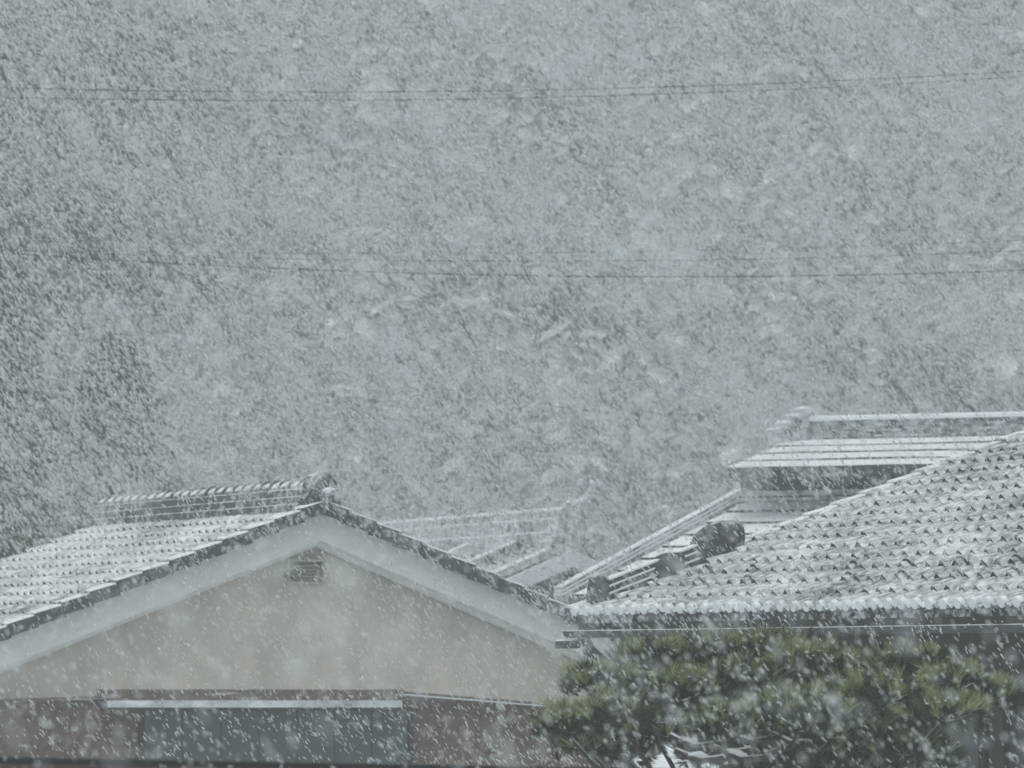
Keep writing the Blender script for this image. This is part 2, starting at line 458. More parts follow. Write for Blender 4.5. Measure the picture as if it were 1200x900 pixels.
def build_gable():
    # walls
    w = MB()
    zt = 0.30
    poly = [(-HALF + .5, 0), (HALF - .5, 0), (HALF - .5, zA(HALF - .5) - zt), (0, APEX - zt), (-HALF + .5, zA(HALF - .5) - zt)]
    w.prism(poly, 0.16, LEN - 0.2)
    w.build('wall', M['plaster'], house)
    # roof deck
    r = MB()
    poly = [(-HALF, zA(HALF) - .13), (0, APEX - .13), (HALF, zA(HALF) - .13), (HALF, zA(HALF) - .085), (0, APEX - .085), (-HALF, zA(HALF) - .085)]
    r.prism(poly, 0.03, LEN + .03)
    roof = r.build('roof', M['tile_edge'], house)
    # bargeboards
    for s in (-1, 1):
        b = MB()
        x1 = s * (HALF - .02)
        poly = [(0, APEX - .36), (0, APEX - .095), (x1, zA(x1) - .095), (x1, zA(x1) - .36)]
        if s > 0: poly = poly[::-1]
        b.prism(poly, -0.03, 0.027)
        b.prism([(p[0] * 0.996, p[1] + .0) for p in ([(0, APEX - .40), (0, APEX - .345), (x1, zA(x1) - .345), (x1, zA(x1) - .40)] if s < 0 else [(0, APEX - .345), (0, APEX - .40), (x1, zA(x1) - .40), (x1, zA(x1) - .345)])], 0.03, 0.14)
        b.build('bargeboard', M['white'], house)
    # tiles of the left slope
    c, s_ = math.cos(PITCH), math.sin(PITCH)
    RL = Matrix(((0, c, -s_, 0), (-1, 0, 0, 0), (0, s_, c, 0), (0, 0, 0, 1)))
    wt = 0.283; ex = 0.247; Lt = ex / c
    mats = [M['tile_top_full'], M['tile_edge'], M['tile_disc']]
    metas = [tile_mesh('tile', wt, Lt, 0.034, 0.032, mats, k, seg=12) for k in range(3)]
    for m_ in metas: fix_smooth(m_)
    spots = []
    rows = int((HALF - 0.12) / ex)
    for row in range(rows):
        x = -(0.12 + (row + 1) * ex)
        for k in range(int((LEN - 0.15) / wt)):
            y = 0.16 + (k + 1) * wt
            spots.append((row, x, y))
    spots.sort(key=lambda t: (t[2] * 1.0 + (30 if t[1] < -3.05 else 0)))
    rest = MB()
    for i, (row, x, y) in enumerate(spots):
        j = random.uniform(-.004, .004)
        Mx = Matrix.Translation((x, y, zA(x) - .078 + j)) @ RL @ Matrix.Rotation(random.uniform(-.012, .012), 4, 'Z')
        me = metas[i % 3]
        if i < 300:
            o = link('tile', me, roof); o.matrix_basis = Mx
        else:
            rest.add([Mx @ v.co for v in me.vertices], [tuple(p.vertices) for p in me.polygons])
            for p in range(len(me.polygons)): rest.m[-len(me.polygons) + p] = me.polygons[p].material_index
    if rest.v:
        o = rest.build('distant_tiles', mats, roof); tag(o, kind='stuff'); fix_smooth(o.data)
    # far slope, seen only edge-on: corrugated sheet of courses
    RR = Matrix(((0, -c, s_, 0), (1, 0, 0, 0), (0, s_, c, 0), (0, 0, 0, 1)))
    far = MB()
    big = tile_mesh('course', LEN - .2, Lt, 0.03, 0.03, mats, 5, seg=8)
    for row in range(rows):
        x = 0.12 + (row + 1) * ex
        Mx = Matrix.Translation((x, 0.1, zA(x) - .078)) @ RR
        far.add([Mx @ v.co for v in big.vertices], [tuple(p.vertices) for p in big.polygons])
    o = far.build('far_slope_courses', [M['tile_top_full']], roof); tag(o, kind='stuff')
    # verge tiles, stepped along both rakes
    vt = MB()
    vt.box((-0.05, 0, -0.115), (0.11, Lt * 1.06, 0.0), 0, None, 0.012)
    vme = vt.data('verge_tile', [M['verge']])
    n = int(HALF / ex)
    for sgn, RM in ((-1, RL), (1, RR)):
        for k in range(n):
            x = sgn * ((k + 1) * ex + .01)
            tilt = Matrix.Rotation(-0.075, 4, 'X')
            fl = Matrix.Translation((-0.06, 0, 0)) if sgn > 0 else Matrix.Translation((0, 0, 0))
            o = link('verge_tile', vme, roof)
            o.matrix_basis = Matrix.Translation((x, 0.0 + (0.0 if sgn < 0 else .0), zA(x) + .012 + random.uniform(-.003, .003))) @ RM @ fl @ tilt
    # ridge: layered flat tiles and barrel caps
    rg = MB()
    z0 = APEX - .10
    for k, (h0, h1, hw) in enumerate(((0, .065, .17), (.068, .13, .15), (.133, .195, .135))):
        rg.box((-hw, 0.02, z0 + h0), (hw, LEN, z0 + h1), 0, None, 0.006)
        rg.box((-hw + .02, 0.03, z0 + h1), (hw - .02, LEN - .01, z0 + h1 + .005), 0)
    ridge = rg.build('ridge', M['ridge'], house)
    cm = MB(); nC = 24; cl = (LEN - .1) / nC
    prof = []
    vs_, fs_ = [], []
    rads = [(0, .112), (.10, .112), (.101, .098), (1.02, .084)]
    ns = 8
    for t, rr in rads:
        for k in range(ns + 1):
            a = math.pi * k / ns
            vs_.append((rr * math.cos(a), t * cl, rr * math.sin(a) * 0.95))
    for i in range(len(rads) - 1):
        for k in range(ns):
            fs_.append((i * (ns + 1) + k, i * (ns + 1) + k + 1, (i + 1) * (ns + 1) + k + 1, (i + 1) * (ns + 1) + k))
    fs_.append(tuple(range(ns, -1, -1)))
    cme = mesh('ridge_cap', vs_, fs_, M['cap'])
    for k in range(nC):
        o = link('ridge_cap', cme, ridge)
        o.location = (0, 0.05 + k * cl, z0 + .192)
        o.rotation_euler = (random.uniform(-.012, .012), 0, random.uniform(-.02, .02))
    # ridge-end ornaments
    def ornament(y, f):
        k_ = .88 if f > 0 else .72
        prof = [(-.27, -.02), (-.24, .05), (-.19, .07), (-.20, .14), (-.16, .20), (-.15, .28), (-.10, .345), (-.04, .375), (.04, .375), (.10, .345), (.15, .28), (.16, .20), (.20, .14), (.19, .07), (.24, .05), (.27, -.02), (.1, -.0), (0, .04), (-.1, 0)]
        prof = [(x * k_, z * k_ * 1.08) for x, z in prof]
        o_ = MB(); o_.prism([(x, z0 - .03 + z) for x, z in prof][::-1], y - .07, y + .07)
        inner = [(x * .72, .05 + z * .78) for x, z in prof[2:14]]
        o_.prism([(x, z0 - .03 + z) for x, z in inner][::-1], y - f * .07 - .03, y - f * .07 + .03)
        on = o_.build('ridge_end_tile', M['oni'], house)
        d = MB()
        yy = sorted((y - f * .26, y))
        d.tube([(0, yy[0], z0 + .12), (0, yy[1], z0 + .12)], .052, 12)
        dd = d.build('round_cap', M['ridge'], on)
        if f > 0:
            s = MB()
            bm_ = bmesh.new(); bmesh.ops.create_icosphere(bm_, subdivisions=2, radius=.06)
            s.add([(v.co.x * .95, y - .17 + v.co.y * 1.6, z0 + .17 + v.co.z * .45) for v in bm_.verts], [tuple(v.index for v in f_.verts) for f_ in bm_.faces])
            s.build('snow_lump', M['snow'], on, True)
            bm_.free()
    ornament(0.0, 1); ornament(LEN + .02, -1)
    # gable vent with slats
    x0, z1 = onA(333, 655, .16); x1, z0v = onA(377, 685, .16)
    v = MB()
    v.box((x0, .09, z0v), (x0 + .025, .157, z1)); v.box((x1 - .025, .09, z0v), (x1, .157, z1))
    v.box((x0 + .025, .09, z1 - .025), (x1 - .025, .157, z1)); v.box((x0 + .025, .09, z0v), (x1 - .025, .157, z0v + .025))
    v.box((x0 + .025, .14, z0v + .025), (x1 - .025, .158, z1 - .025), 0)
    vent = v.build('gable_vent', [M['vent']], house)
    sl = MB(); sl.box((x0 + .027, -.018, -.004), (x1 - .027, .018, .004))
    sme = sl.data('vent_slat', M['vent'])
    for k in range(5):
        o = link('vent_slat', sme, vent); o.location = (0, .118, z0v + .045 + k * (z1 - z0v - .07) / 5); o.rotation_euler = (R(35), 0, 0)
    # lower cladding and its sloping top trims
    def poly_on(pts, c): return [onA(px, py, c) for px, py in pts]
    pl = poly_on([(-80, 827), (122, 819), (122, 832), (468, 832), (468, 816), (700, 834), (840, 842)], .12)
    xl, xr = -HALF + .52, HALF - .52
    cl_ = MB()
    top = [(max(xl, min(xr, x)), z) for x, z in pl]
    cl_.prism([(top[0][0], .3), (top[-1][0], .3)] + top[::-1], .11, .158)
    cl_.build('cladding', M['brown'], house)
    for pts in ([(-60, 821), (122, 815), (122, 819), (-60, 826)], [(470, 810), (690, 828), (690, 833), (470, 815.5)]):
        q = poly_on(pts, .09); t = MB(); t.prism(q[::-1], .05, .155); t.build('top_trim', M['trim'], house)
    q = poly_on([(474, 813.2), (688, 830.6), (688, 832), (474, 814.6)], .04); t = MB(); t.prism(q[::-1], .03, .049); t.build('snow_line', M['snow'], house)
    # shutter box, snowy ledge and shutter below it
    q = poly_on([(120, 808), (470, 808), (470, 820.5), (120, 820.5)], .04); t = MB(); t.prism(q[::-1], .0, .155); t.build('shutter_box', M['trim'], house)
    q = poly_on([(127, 822), (470, 822), (470, 829.5), (127, 829.5)], -.1); t = MB(); t.prism(q[::-1], -.14, .155)
    led = t.build('ledge', M['gutter'], house)
    q = poly_on([(126, 820.8), (470, 820.8), (470, 829), (126, 829)], -.16); t = MB(); t.prism(q[::-1], -.185, -.145); t.build('ledge_snow', M['ledge_snow'], led)
    q = poly_on([(168, 833), (478, 833), (478, 960), (168, 960)], .09); xa, za = q[0]; xb, zb = q[2]
    t = MB(); t.box((xa - .04, .06, zb), (xa, .108, za)); t.box((xb, .06, zb), (xb + .04, .108, za)); t.box((xa, .06, zb - .04), (xb, .108, zb))
    sh = t.build('shutter', M['darkwood'], house)
    n = 7; pw = (xb - xa) / n
    pm = MB(); pm.box((.006, 0, 0), (pw - .006, .02, za - zb), 0, None, .004); pme = pm.data('shutter_panel', M['shutter'])
    for k in range(n):
        o = link('shutter_panel', pme, sh); o.location = (xa + k * pw, .085, zb)
build_gable()

# ------------------------------------------------------------------ house with the big tiled roof (right)
B0 = at(668, 716, 30.0)
ROTB = -R(55.6)
tiled = empty('tiled_house', (B0.x, B0.y, 0), ROTB)
tag(tiled, 'dark house with broad snow dusted tile roof behind the pine', 'house')
def build_tiled():
    TB = 0.328; pb = math.atan(TB); cb, sb = math.cos(pb), math.sin(pb)
    zE = B0.z
    DEP = 5.6; WID = 7.2
    rf = MB()
    def slab(x0, x1, y0, y1, o0, o1, mi=0):
        vs_ = [(x, y, zE + y * TB + o) for o in (o0, o1) for (x, y) in ((x0, y0), (x1, y0), (x1, y1), (x0, y1))]
        rf.add(vs_, [(3, 2, 1, 0), (4, 5, 6, 7), (0, 1, 5, 4), (1, 2, 6, 5), (2, 3, 7, 6), (3, 0, 4, 7)], mi)
    slab(0.03, WID, 0.03, DEP, -.10, -.035)
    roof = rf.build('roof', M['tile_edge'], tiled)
    RB = Matrix.Rotation(pb, 4, 'X')
    wt = 0.281; ex = 0.272; Lt = ex / cb
    mats = [M['tile_top'], M['tile_edge'], M['tile_disc']]
    plain_t = [tile_mesh('tile', wt, Lt, 0.036, 0.034, mats, 20 + k) for k in range(4)]
    guard_t = [tile_mesh('snow_guard_tile', wt, Lt, 0.036, 0.036, mats, 30 + k, guard=True) for k in range(2)]
    eave_t = [tile_mesh('eave_tile', wt, Lt, 0.036, 0.034, mats, 40 + k, discs=True) for k in range(2)]
    for m_ in plain_t + guard_t + eave_t: fix_smooth(m_)
    rest = MB()
    cnt = 0
    for row in range(int(DEP / ex)):
        for k in range(int(WID / wt)):
            x, y = k * wt, row * ex
            # visible part of the slope plus a margin
            wx = B0.x + x * math.cos(ROTB) - y * math.sin(ROTB); wy = B0.y + x * math.sin(ROTB) + y * math.cos(ROTB)
            px = 600 + F * wx / wy
            Mx = Matrix.Translation((x, y, zE + y * TB - .034 + random.uniform(-.004, .004))) @ RB @ Matrix.Rotation(random.uniform(-.012, .012), 4, 'Z')
            if row == 0: me = eave_t[k % 2]
            elif row in (2, 3) and (k + row) % 2 == 0: me = guard_t[k % 2]
            else: me = plain_t[random.randrange(4)]
            if px < 1260 and cnt < 300:
                o = link(me.name.split('.')[0], me, roof); o.matrix_basis = Mx; cnt += 1
            else:
                nb = len(me.polygons)
                rest.add([Mx @ v.co for v in me.vertices], [tuple(p.vertices) for p in me.polygons])
                for p in range(nb): rest.m[-nb + p] = me.polygons[p].material_index
    o = rest.build('outer_tiles', mats, roof); tag(o, kind='stuff'); fix_smooth(o.data)
    # rake edge tiles on the left edge
    vt = MB(); vt.box((-0.07, 0, -0.10), (0.03, Lt * 1.05, 0.035), 0, None, .012); vme = vt.data('verge_tile', [M['ridge']])
    for k in range(int(DEP / ex)):
        o = link('verge_tile', vme, roof)
        y = k * ex
        o.matrix_basis = Matrix.Translation((0, y, zE + y * TB + .0)) @ RB @ Matrix.Rotation(-.06, 4, 'X')
    # short descending ridge on the rake with its end tiles
    rr = MB()
    y0, y1 = 0.20, 1.16
    def zr(y): return zE + y * TB
    for (o0, o1, hw) in ((-.03, .05, .065), (.049, .10, .052), (.099, .145, .04)):
        vs_ = [(x, y, zr(y) + o) for o in (o0, o1) for (x, y) in ((.1 - hw, y0), (.1 + hw, y0), (.1 + hw, y1), (.1 - hw, y1))]
        rr.add(vs_, [(3, 2, 1, 0), (4, 5, 6, 7), (0, 1, 5, 4), (1, 2, 6, 5), (2, 3, 7, 6), (3, 0, 4, 7)])
        vs_ = [(x, y, zr(y) + o) for o in (o1 - .006, o1 + .007) for (x, y) in ((.1 - hw * 1.05, y0 + .01), (.1 + hw * 1.05, y0 + .01), (.1 + hw * 1.05, y1 - .01), (.1 - hw * 1.05, y1 - .01))]
        rr.add(vs_, [(3, 2, 1, 0), (4, 5, 6, 7), (0, 1, 5, 4), (1, 2, 6, 5), (2, 3, 7, 6), (3, 0, 4, 7)], 1)
    rid = rr.build('rake_ridge', [M['oni'], M['snow']], tiled)
    def lump(name, y, w, h, dep, lean, mat, snow=True):
        prof = []
        for k in range(11):
            a = math.pi * k / 10
            prof.append((dep * math.cos(a), h * (0.42 + .58 * math.sin(a) ** .8)))
        prof = [(dep, -.04)] + prof + [(-dep, -.06)]
        p_ = MB(); vs_, n_ = [], len(prof)
        for xx, sc in ((-w, .86), (-w * .75, 1), (w * .75, 1), (w, .86)):
            vs_ += [(.1 + xx, y + yy * sc + z * lean, zr(y) + yy * TB + z * sc) for yy, z in prof]
        fs_ = [tuple(range(n_)), tuple(range(4 * n_ - 1, 3 * n_ - 1, -1))]
        for r_ in range(3):
            for k in range(n_):
                j = (k + 1) % n_
                fs_.append((r_ * n_ + k, (r_ + 1) * n_ + k, (r_ + 1) * n_ + j, r_ * n_ + j))
        p_.add(vs_, fs_)
        return p_.build(name, mat, rid, True)
    lump('end_tile', y0 - .03, .075, .22, .055, 0.05, M['oni'])
    lump('ridge_end_tile', 1.25, .085, .25, .21, .0, M['oni_dark'])
    lump('ridge_end_tile', .78, .075, .165, .14, .0, M['oni_dark'])
    # fascia, gutter, soffit, brackets
    f = MB(); f.box((.05, .04, zE - .16), (WID, .075, zE - .04)); f.build('fascia', M['darkwood'], tiled)
    g = MB()
    sect = [(-.02, -.02), (0, -.055), (.035, -.07), (.07, -.055), (.085, -.02), (.075, -.02), (.06, -.045), (.035, -.058), (.01, -.045), (-.01, -.02)]
    vs_ = [(x, -.03 + a, zE - .125 + b) for x in (-.03, WID) for a, b in sect]
    n = len(sect)
    g.add(vs_, [(k, (k + 1) % n, n + (k + 1) % n, n + k) for k in range(n)] + [tuple(range(n)), tuple(range(2 * n - 1, n - 1, -1))])
    gut = g.build('gutter', M['gutter'], tiled)
    s = MB(); s.box((-.03, -.052, zE - .146), (WID, -.046, zE - .1405)); s.build('snow_line', M['ledge_snow'], gut)
    e = MB(); e.add([(0.06, .08, zE - .15), (WID, .08, zE - .15), (WID, .9, zE - .15), (0.06, .9, zE - .15), (0.06, .08, zE - .12), (WID, .08, zE - .12), (WID, .9, zE + .12), (0.06, .9, zE + .12)],
                   [(3, 2, 1, 0), (4, 5, 6, 7), (0, 1, 5, 4), (1, 2, 6, 5), (2, 3, 7, 6), (3, 0, 4, 7)])
    e.build('soffit', M['darkwood'], tiled)
    # drain pipe at the corner, bracket
    d = MB(); d.tube([(.16, .0, zE - .19), (.16, .05, zE - .28), (.16, .22, zE - .38), (.16, .22, .02)], .045, 10)
    d.build('drain_pipe', M['gutter'], tiled, True)
    bk = MB(); bk.box((-.16, -.02, zE - .27), (.06, .05, zE - .205), 0, None, .01); bk.build('gutter_end', M['gutter'], tiled)
    # walls: dark timber band over plaster, posts, window
    w = MB(); w.box((.55, .92, 0), (WID - .3, 5.2, zE - .02)); wall = w.build('wall', M['dark_boards'], tiled)
    w = MB(); w.box((.53, .88, zE - .42), (WID - .3, .918, zE - .16)); w.build('wall_beam', M['darkwood'], tiled)
    w = MB(); w.box((.62, .895, zE - .52), (1.3, .918, zE - .425)); w.build('white_panel', M['white'], tiled)
    for xx in (.56, 2.0, 3.6, 5.2):
        p_ = MB(); p_.box((xx, .87, .02), (xx + .11, .915, zE - .425)); p_.build('post', M['darkwood'], tiled)
    for xx in (2.2, 3.8):
        p_ = MB(); p_.box((xx, .89, 1.0), (xx + 1.3, .918, zE - .6)); wi = p_.build('window', M['darkwood'], tiled)
        for k in range(2):
            p2 = MB(); p2.box((xx + .05 + k * .62, .88, 1.05), (xx + .63 + k * .62, .8885, zE - .65)); p2.build('pane', M['glass'], wi)
build_tiled()

# ------------------------------------------------------------------ two-storey house behind (upper right)
C0 = at(850, 550, 44.0)
ROTC = -R(20)
back = empty('two_storey_house', (C0.x, C0.y, 0), ROTC)
tag(back, 'grey two storey house with thick white snow bands on its upper and lower roofs', 'house')
def build_back():
    def onC(px, py, c): return local_on((C0.x, C0.y), ROTC, c, px, py)
    zE = C0.z; T = .178; W = 8.2; RUN = 2.45; n = 4
    dk = MB()
    vs_ = [(x, y, zE + y * T + o) for o in (-.10, -.03) for x, y in ((.03, .04), (W, .04), (W, RUN), (.03, RUN))]
    dk.add(vs_, [(3, 2, 1, 0), (4, 5, 6, 7), (0, 1, 5, 4), (1, 2, 6, 5), (2, 3, 7, 6), (3, 0, 4, 7)])
    up = dk.build('upper_roof', M['tile_edge'], back)
    ex = RUN / n
    for k in range(n):
        c = MB(); y = k * ex
        vs_ = []
        m_ = 14
        for i in range(m_ + 1):
            x = W * i / m_
            d = random.uniform(-.008, .008)
            vs_ += [(x, y + random.uniform(-.006, .006), zE + y * T + .020 + d), (x, y + ex * .97, zE + (y + ex * .97) * T + .006 + d * .3), (x, y + .02, zE + y * T - .02), (x, y + ex * .93, zE + (y + ex) * T - .028)]
        fs_, mi = [], []
        for i in range(m_):
            a, b = i * 4, i * 4 + 4
            c.add([], [])
            fs_ += [(a, b, b + 1, a + 1), (a + 2, b + 2, b, a), (a + 1, b + 1, b + 3, a + 3)]
            mi += [0, 1, 1]
        fs_ += [(0, 1, 3, 2), (m_ * 4, m_ * 4 + 2, m_ * 4 + 3, m_ * 4 + 1)]; mi += [1, 1]
        me = mesh('snowy_course', vs_, fs_, [M['roofsheet'], M['tile_edge'] if k else M['roofsheet']], mi)
        link('snowy_course', me, up)
    # ridge wall with thick snow cap
    zR = zE + RUN * T
    r = MB(); r.box((.15, RUN - .02, zR - .15), (W, RUN + .22, zR + .205)); rg = r.build('ridge', M['ridge_pale'], back)
    for i, (h0) in enumerate((.02, .08, .14)):
        q = MB(); q.box((.13 - .0, RUN - .045, zR + h0), (W, RUN - .022, zR + h0 + .022)); q.build('ridge_layer', M['ridge_pale'], rg)
    q = MB(); q.box((.18, RUN - .07, zR + .206), (W, RUN + .26, zR + .262), 0, None, .02); q.build('snow_cap', M['snow'], rg)
    # stepped ridge end with snow
    e = MB()
    for k in range(4):
        e.box((.10 - k * .075, RUN - .10 - k * .12, zR - .22 - k * .035), (.24 - k * .075, RUN + .15 - k * .12, zR + .33 - k * .082), 0, None, .02)
    en = e.build('ridge_end_tile', M['ridge_pale'], back)
    for k in range(4):
        s = MB(); s.box((.085 - k * .075, RUN - .11 - k * .12, zR + .331 - k * .082), (.23 - k * .075, RUN + .1 - k * .12, zR + .365 - k * .082), 0, None, .015); s.build('snow_lump', M['snow'], en)
    # upper wall
    w = MB(); w.box((-.06, .75, 0), (W - .4, 2.9, zE + .05)); w.build('wall', M['grey_dark'], back)
    for xx in (.12, 1.5, 2.9):
        p_ = MB(); p_.box((xx, .715, zE - .36), (xx + 1.0, .748, zE - .02)); wi = p_.build('window', M['darkwood'], back)
        for j in range(2):
            p2 = MB(); p2.box((xx + .04 + j * .47, .705, zE - .34), (xx + .49 + j * .47, .714, zE - .04)); p2.build('pane', M['glass'], wi)
    # lower roof
    cT = .74
    x0, zt = onC(866, 588, cT)
    TL = .45; a = .50
    def P(k, x, o=0.0):     # k metres forward of the wall, x local
        return (x, cT - k, zt - k * TL + o)
    lo = MB()
    K = 2.35
    vs_ = [P(0, x0), P(K, x0 - a * K), P(K, W), P(0, W), P(0, x0, -.08), P(K, x0 - a * K, -.08), P(K, W, -.08), P(0, W, -.08)]
    lo.add(vs_, [(0, 1, 2, 3), (7, 6, 5, 4), (0, 4, 5, 1), (1, 5, 6, 2), (2, 6, 7, 3), (3, 7, 4, 0)])
    # left hip face
    xb = x0 - a * K
    lo.add([P(0, x0), (x0, 2.9, zt), (xb, 2.9, zt - K * TL), P(K, xb)], [(0, 1, 2, 3)])
    low = lo.build('lower_roof', M['tile_edge'], back)
    nk = 8; ek = K / nk
    for k in range(nk):
        k0, k1 = k * ek, (k + 1) * ek
        xa0, xa1 = x0 - a * k0 + .1, x0 - a * k1 + .1
        vs_ = [P(k0 + .02, xa0, .012), P(k1, xa1, .030), P(k1, W, .030), P(k0 + .02, W, .012), P(k0 + .05, xa0, -.01), P(k1 - .02, xa1, -.01), P(k1 - .02, W, -.01), P(k0 + .05, W, -.01)]
        me = mesh('snowy_course', vs_, [(0, 1, 2, 3), (1, 5, 6, 2), (0, 4, 5, 1), (3, 7, 4, 0)], [M['roofsheet'], M['tile_edge']], [0, 1, 1, 1])
        link('snowy_course', me, low)
    # flashing against the wall
    q = MB(); q.box((x0 - .05, cT - .10, zt - .0), (W - .4, cT, zt + .035)); q.box((x0 - .05, cT - .07, zt + .055), (W - .4, cT, zt + .11)); q.build('wall_flashing', M['ridge_pale'], back)
    # hip ridge: layered tiles running down to the corner
    h = MB()
    for i, (o0, o1, hw) in enumerate(((-.03, .05, .05), (.048, .09, .042), (.088, .13, .035))):
        vs_ = []
        for o in (o0, o1):
            for k in (-.02, K + .06):
                cx = x0 - a * k
                vs_ += [(cx - hw, cT - k, zt - k * TL + o), (cx + hw, cT - k, zt - k * TL + o)]
        h.add(vs_, [(0, 1, 3, 2), (4, 6, 7, 5), (0, 4, 5, 1), (2, 3, 7, 6), (0, 2, 6, 4), (1, 5, 7, 3)], 0)
        vs_ = []
        for o in (o1 - .006, o1 + .006):
            for k in (-.02, K + .06):
                cx = x0 - a * k
                vs_ += [(cx - hw * 1.08, cT - k - .005, zt - k * TL + o), (cx + hw * 1.08, cT - k - .005, zt - k * TL + o)]
        h.add(vs_, [(0, 1, 3, 2), (4, 6, 7, 5), (0, 4, 5, 1), (2, 3, 7, 6), (0, 2, 6, 4), (1, 5, 7, 3)], 1)
    h.build('hip_ridge', [M['ridge_pale'], M['snow']], back)
build_back()

# ------------------------------------------------------------------ faint gable house in the middle distance
D0 = at(664, 790, 50.0)
faint = empty('distant_gable_house', (D0.x, D0.y, 0), R(26))
tag(faint, 'faint gable roofed house seen between the two nearer roofs', 'house')
def build_faint():
    T = .405; p = math.atan(T); c, s_ = math.cos(p), math.sin(p)
    ap = EYE + (790 - 640) / F * 50; half = 2.7; ln = 5.8
    def z(x): return ap - abs(x) * T
    w = MB(); w.prism([(-half + .5, 0), (half - .5, 0), (half - .5, z(half - .5) - .2), (0, ap - .2), (-half + .5, z(half - .5) - .2)], .2, ln - .2); w.build('wall', M['grey_wall'], faint)
    r = MB(); r.prism([(-half, z(half) - .09), (0, ap - .09), (half, z(half) - .09), (half, z(half)), (0, ap), (-half, z(half))], 0, ln)
    roof = r.build('roof', M['ridge_pale'], faint)
    for s in (-1, 1):
        b = MB(); x1 = s * half
        poly = [(0, ap - .25), (0, ap - .05), (x1, z(x1) - .05), (x1, z(x1) - .25)]
        b.prism(poly if s < 0 else poly[::-1], -.20, -.13); b.build('bargeboard', M['snow'], faint)
        q = MB()
        q.add([(0, -.12, ap + .07), (x1, -.12, z(x1) + .07), (x1, .16, z(x1) + .07), (0, .16, ap + .07), (0, -.12, ap - .02), (x1, -.12, z(x1) - .02), (x1, .16, z(x1) - .02), (0, .16, ap - .02)],
              [(0, 1, 2, 3), (7, 6, 5, 4), (0, 4, 5, 1), (1, 5, 6, 2), (2, 6, 7, 3), (3, 7, 4, 0)] if s < 0 else [(3, 2, 1, 0), (4, 5, 6, 7), (1, 5, 4, 0), (2, 6, 5, 1), (3, 7, 6, 2), (0, 4, 7, 3)])
        q.build('verge', M['ridge_pale'], roof)
    # courses of the left slope and two descending ridges
    RL = Matrix(((0, c, -s_, 0), (-1, 0, 0, 0), (0, s_, c, 0), (0, 0, 0, 1)))
    mats = [M['tile_top'], M['tile_edge'], M['tile_disc']]
    me = tile_mesh('tile', .6, .3 / c, .04, .04, mats, 77, seg=8); fix_smooth(me)
    rest = MB()
    for row in range(8):
        x = -(row + 1) * .3
        for k in range(9):
            Mx = Matrix.Translation((x, .3 + (k + 1) * .6, z(x) + .004)) @ RL
            nb = len(me.polygons)
            rest.add([Mx @ v.co for v in me.vertices], [tuple(q.vertices) for q in me.polygons])
            for q in range(nb): rest.m[-nb + q] = me.polygons[q].material_index
    o = rest.build('roof_tiles', mats, roof); tag(o, kind='stuff'); fix_smooth(o.data)
    for yy in (.9, 2.3):
        d = MB()
        x1 = -half * .9
        vs_ = [(x, y, z(x) + o_) for o_ in (0.02, .17) for x, y in ((-.1, yy), (x1, yy), (x1, yy + .22), (-.1, yy + .22))]
        d.add(vs_, [(0, 3, 2, 1), (4, 5, 6, 7), (0, 1, 5, 4), (1, 2, 6, 5), (2, 3, 7, 6), (3, 0, 4, 7)])
        d.build('descending_ridge', M['ridge_pale'], roof)
    g = MB()
    for h0, h1, hw in ((0, .2, .2), (.22, .36, .17), (.38, .47, .13)):
        g.box((-hw, -.05, ap + h0 - .03), (hw, ln, ap + h1 - .03), 0, None, .01)
    g.box((-.18, -.05, ap + .17), (.18, ln, ap + .188), 1); g.box((-.15, -.05, ap + .33), (.15, ln, ap + .348), 1)
    g.box((-.1, -.05, ap + .44), (.1, ln, ap + .47), 1, None, .02)
    g.build('ridge', [M['ridge_pale'], M['snow']], faint)
    o_ = MB(); o_.prism([(-.3, ap - .1), (-.22, ap + .2), (-.14, ap + .45), (0, ap + .56), (.14, ap + .45), (.22, ap + .2), (.3, ap - .1)][::-1], -.16, -.055)
    en = o_.build('ridge_end_tile', M['ridge_pale'], faint)
    hrn = MB(); pts = []
    for k in range(8):
        a = R(-10 + 140 * k / 7)
        pts.append((.16 * math.sin(a) * 1.0, -.12 - .30 * math.sin(a * .6), ap + .50 + .16 * (1 - math.cos(a))))
    hrn.tube(pts, [.05, .05, .048, .045, .042, .038, .033, .028], 8); hrn.build('horn', M['snow'], en, True)
build_faint()

# ------------------------------------------------------------------ snow-covered garden wall under the pine
gw = empty('garden_wall', (at(765, 880, 24.5).x, 24.5, 0), R(-12))
tag(gw, 'low garden wall capped with thick snow behind the pine trunk', 'wall')
m_ = MB(); m_.box((-.06, -.08, 0), (.66, .08, 3.40), 0); m_.build('wall_body', M['grey_wall'], gw)
capv = []
m_ = MB()
n = 10
for i in range(n + 1):
    x = -.10 + .80 * i / n
    zt = 3.615 - .02 * random.random() - max(0, x) * .22 - (.06 if x < -.05 else 0)
    capv += [(x, -.22, 3.41 - max(0, x) * .02), (x, -.2, zt - .05), (x, 0, zt), (x, .2, zt - .05), (x, .22, 3.41)]
fs_ = []
for i in range(n):
    for k in range(4):
        a = i * 5 + k
        fs_.append((a, a + 5, a + 6, a + 1))
fs_ += [tuple(range(5)), tuple(range(n * 5 + 4, n * 5 - 1, -1))]
link('snow_cap', mesh('snow_cap', capv, fs_, M['snow'], smooth=True), gw)

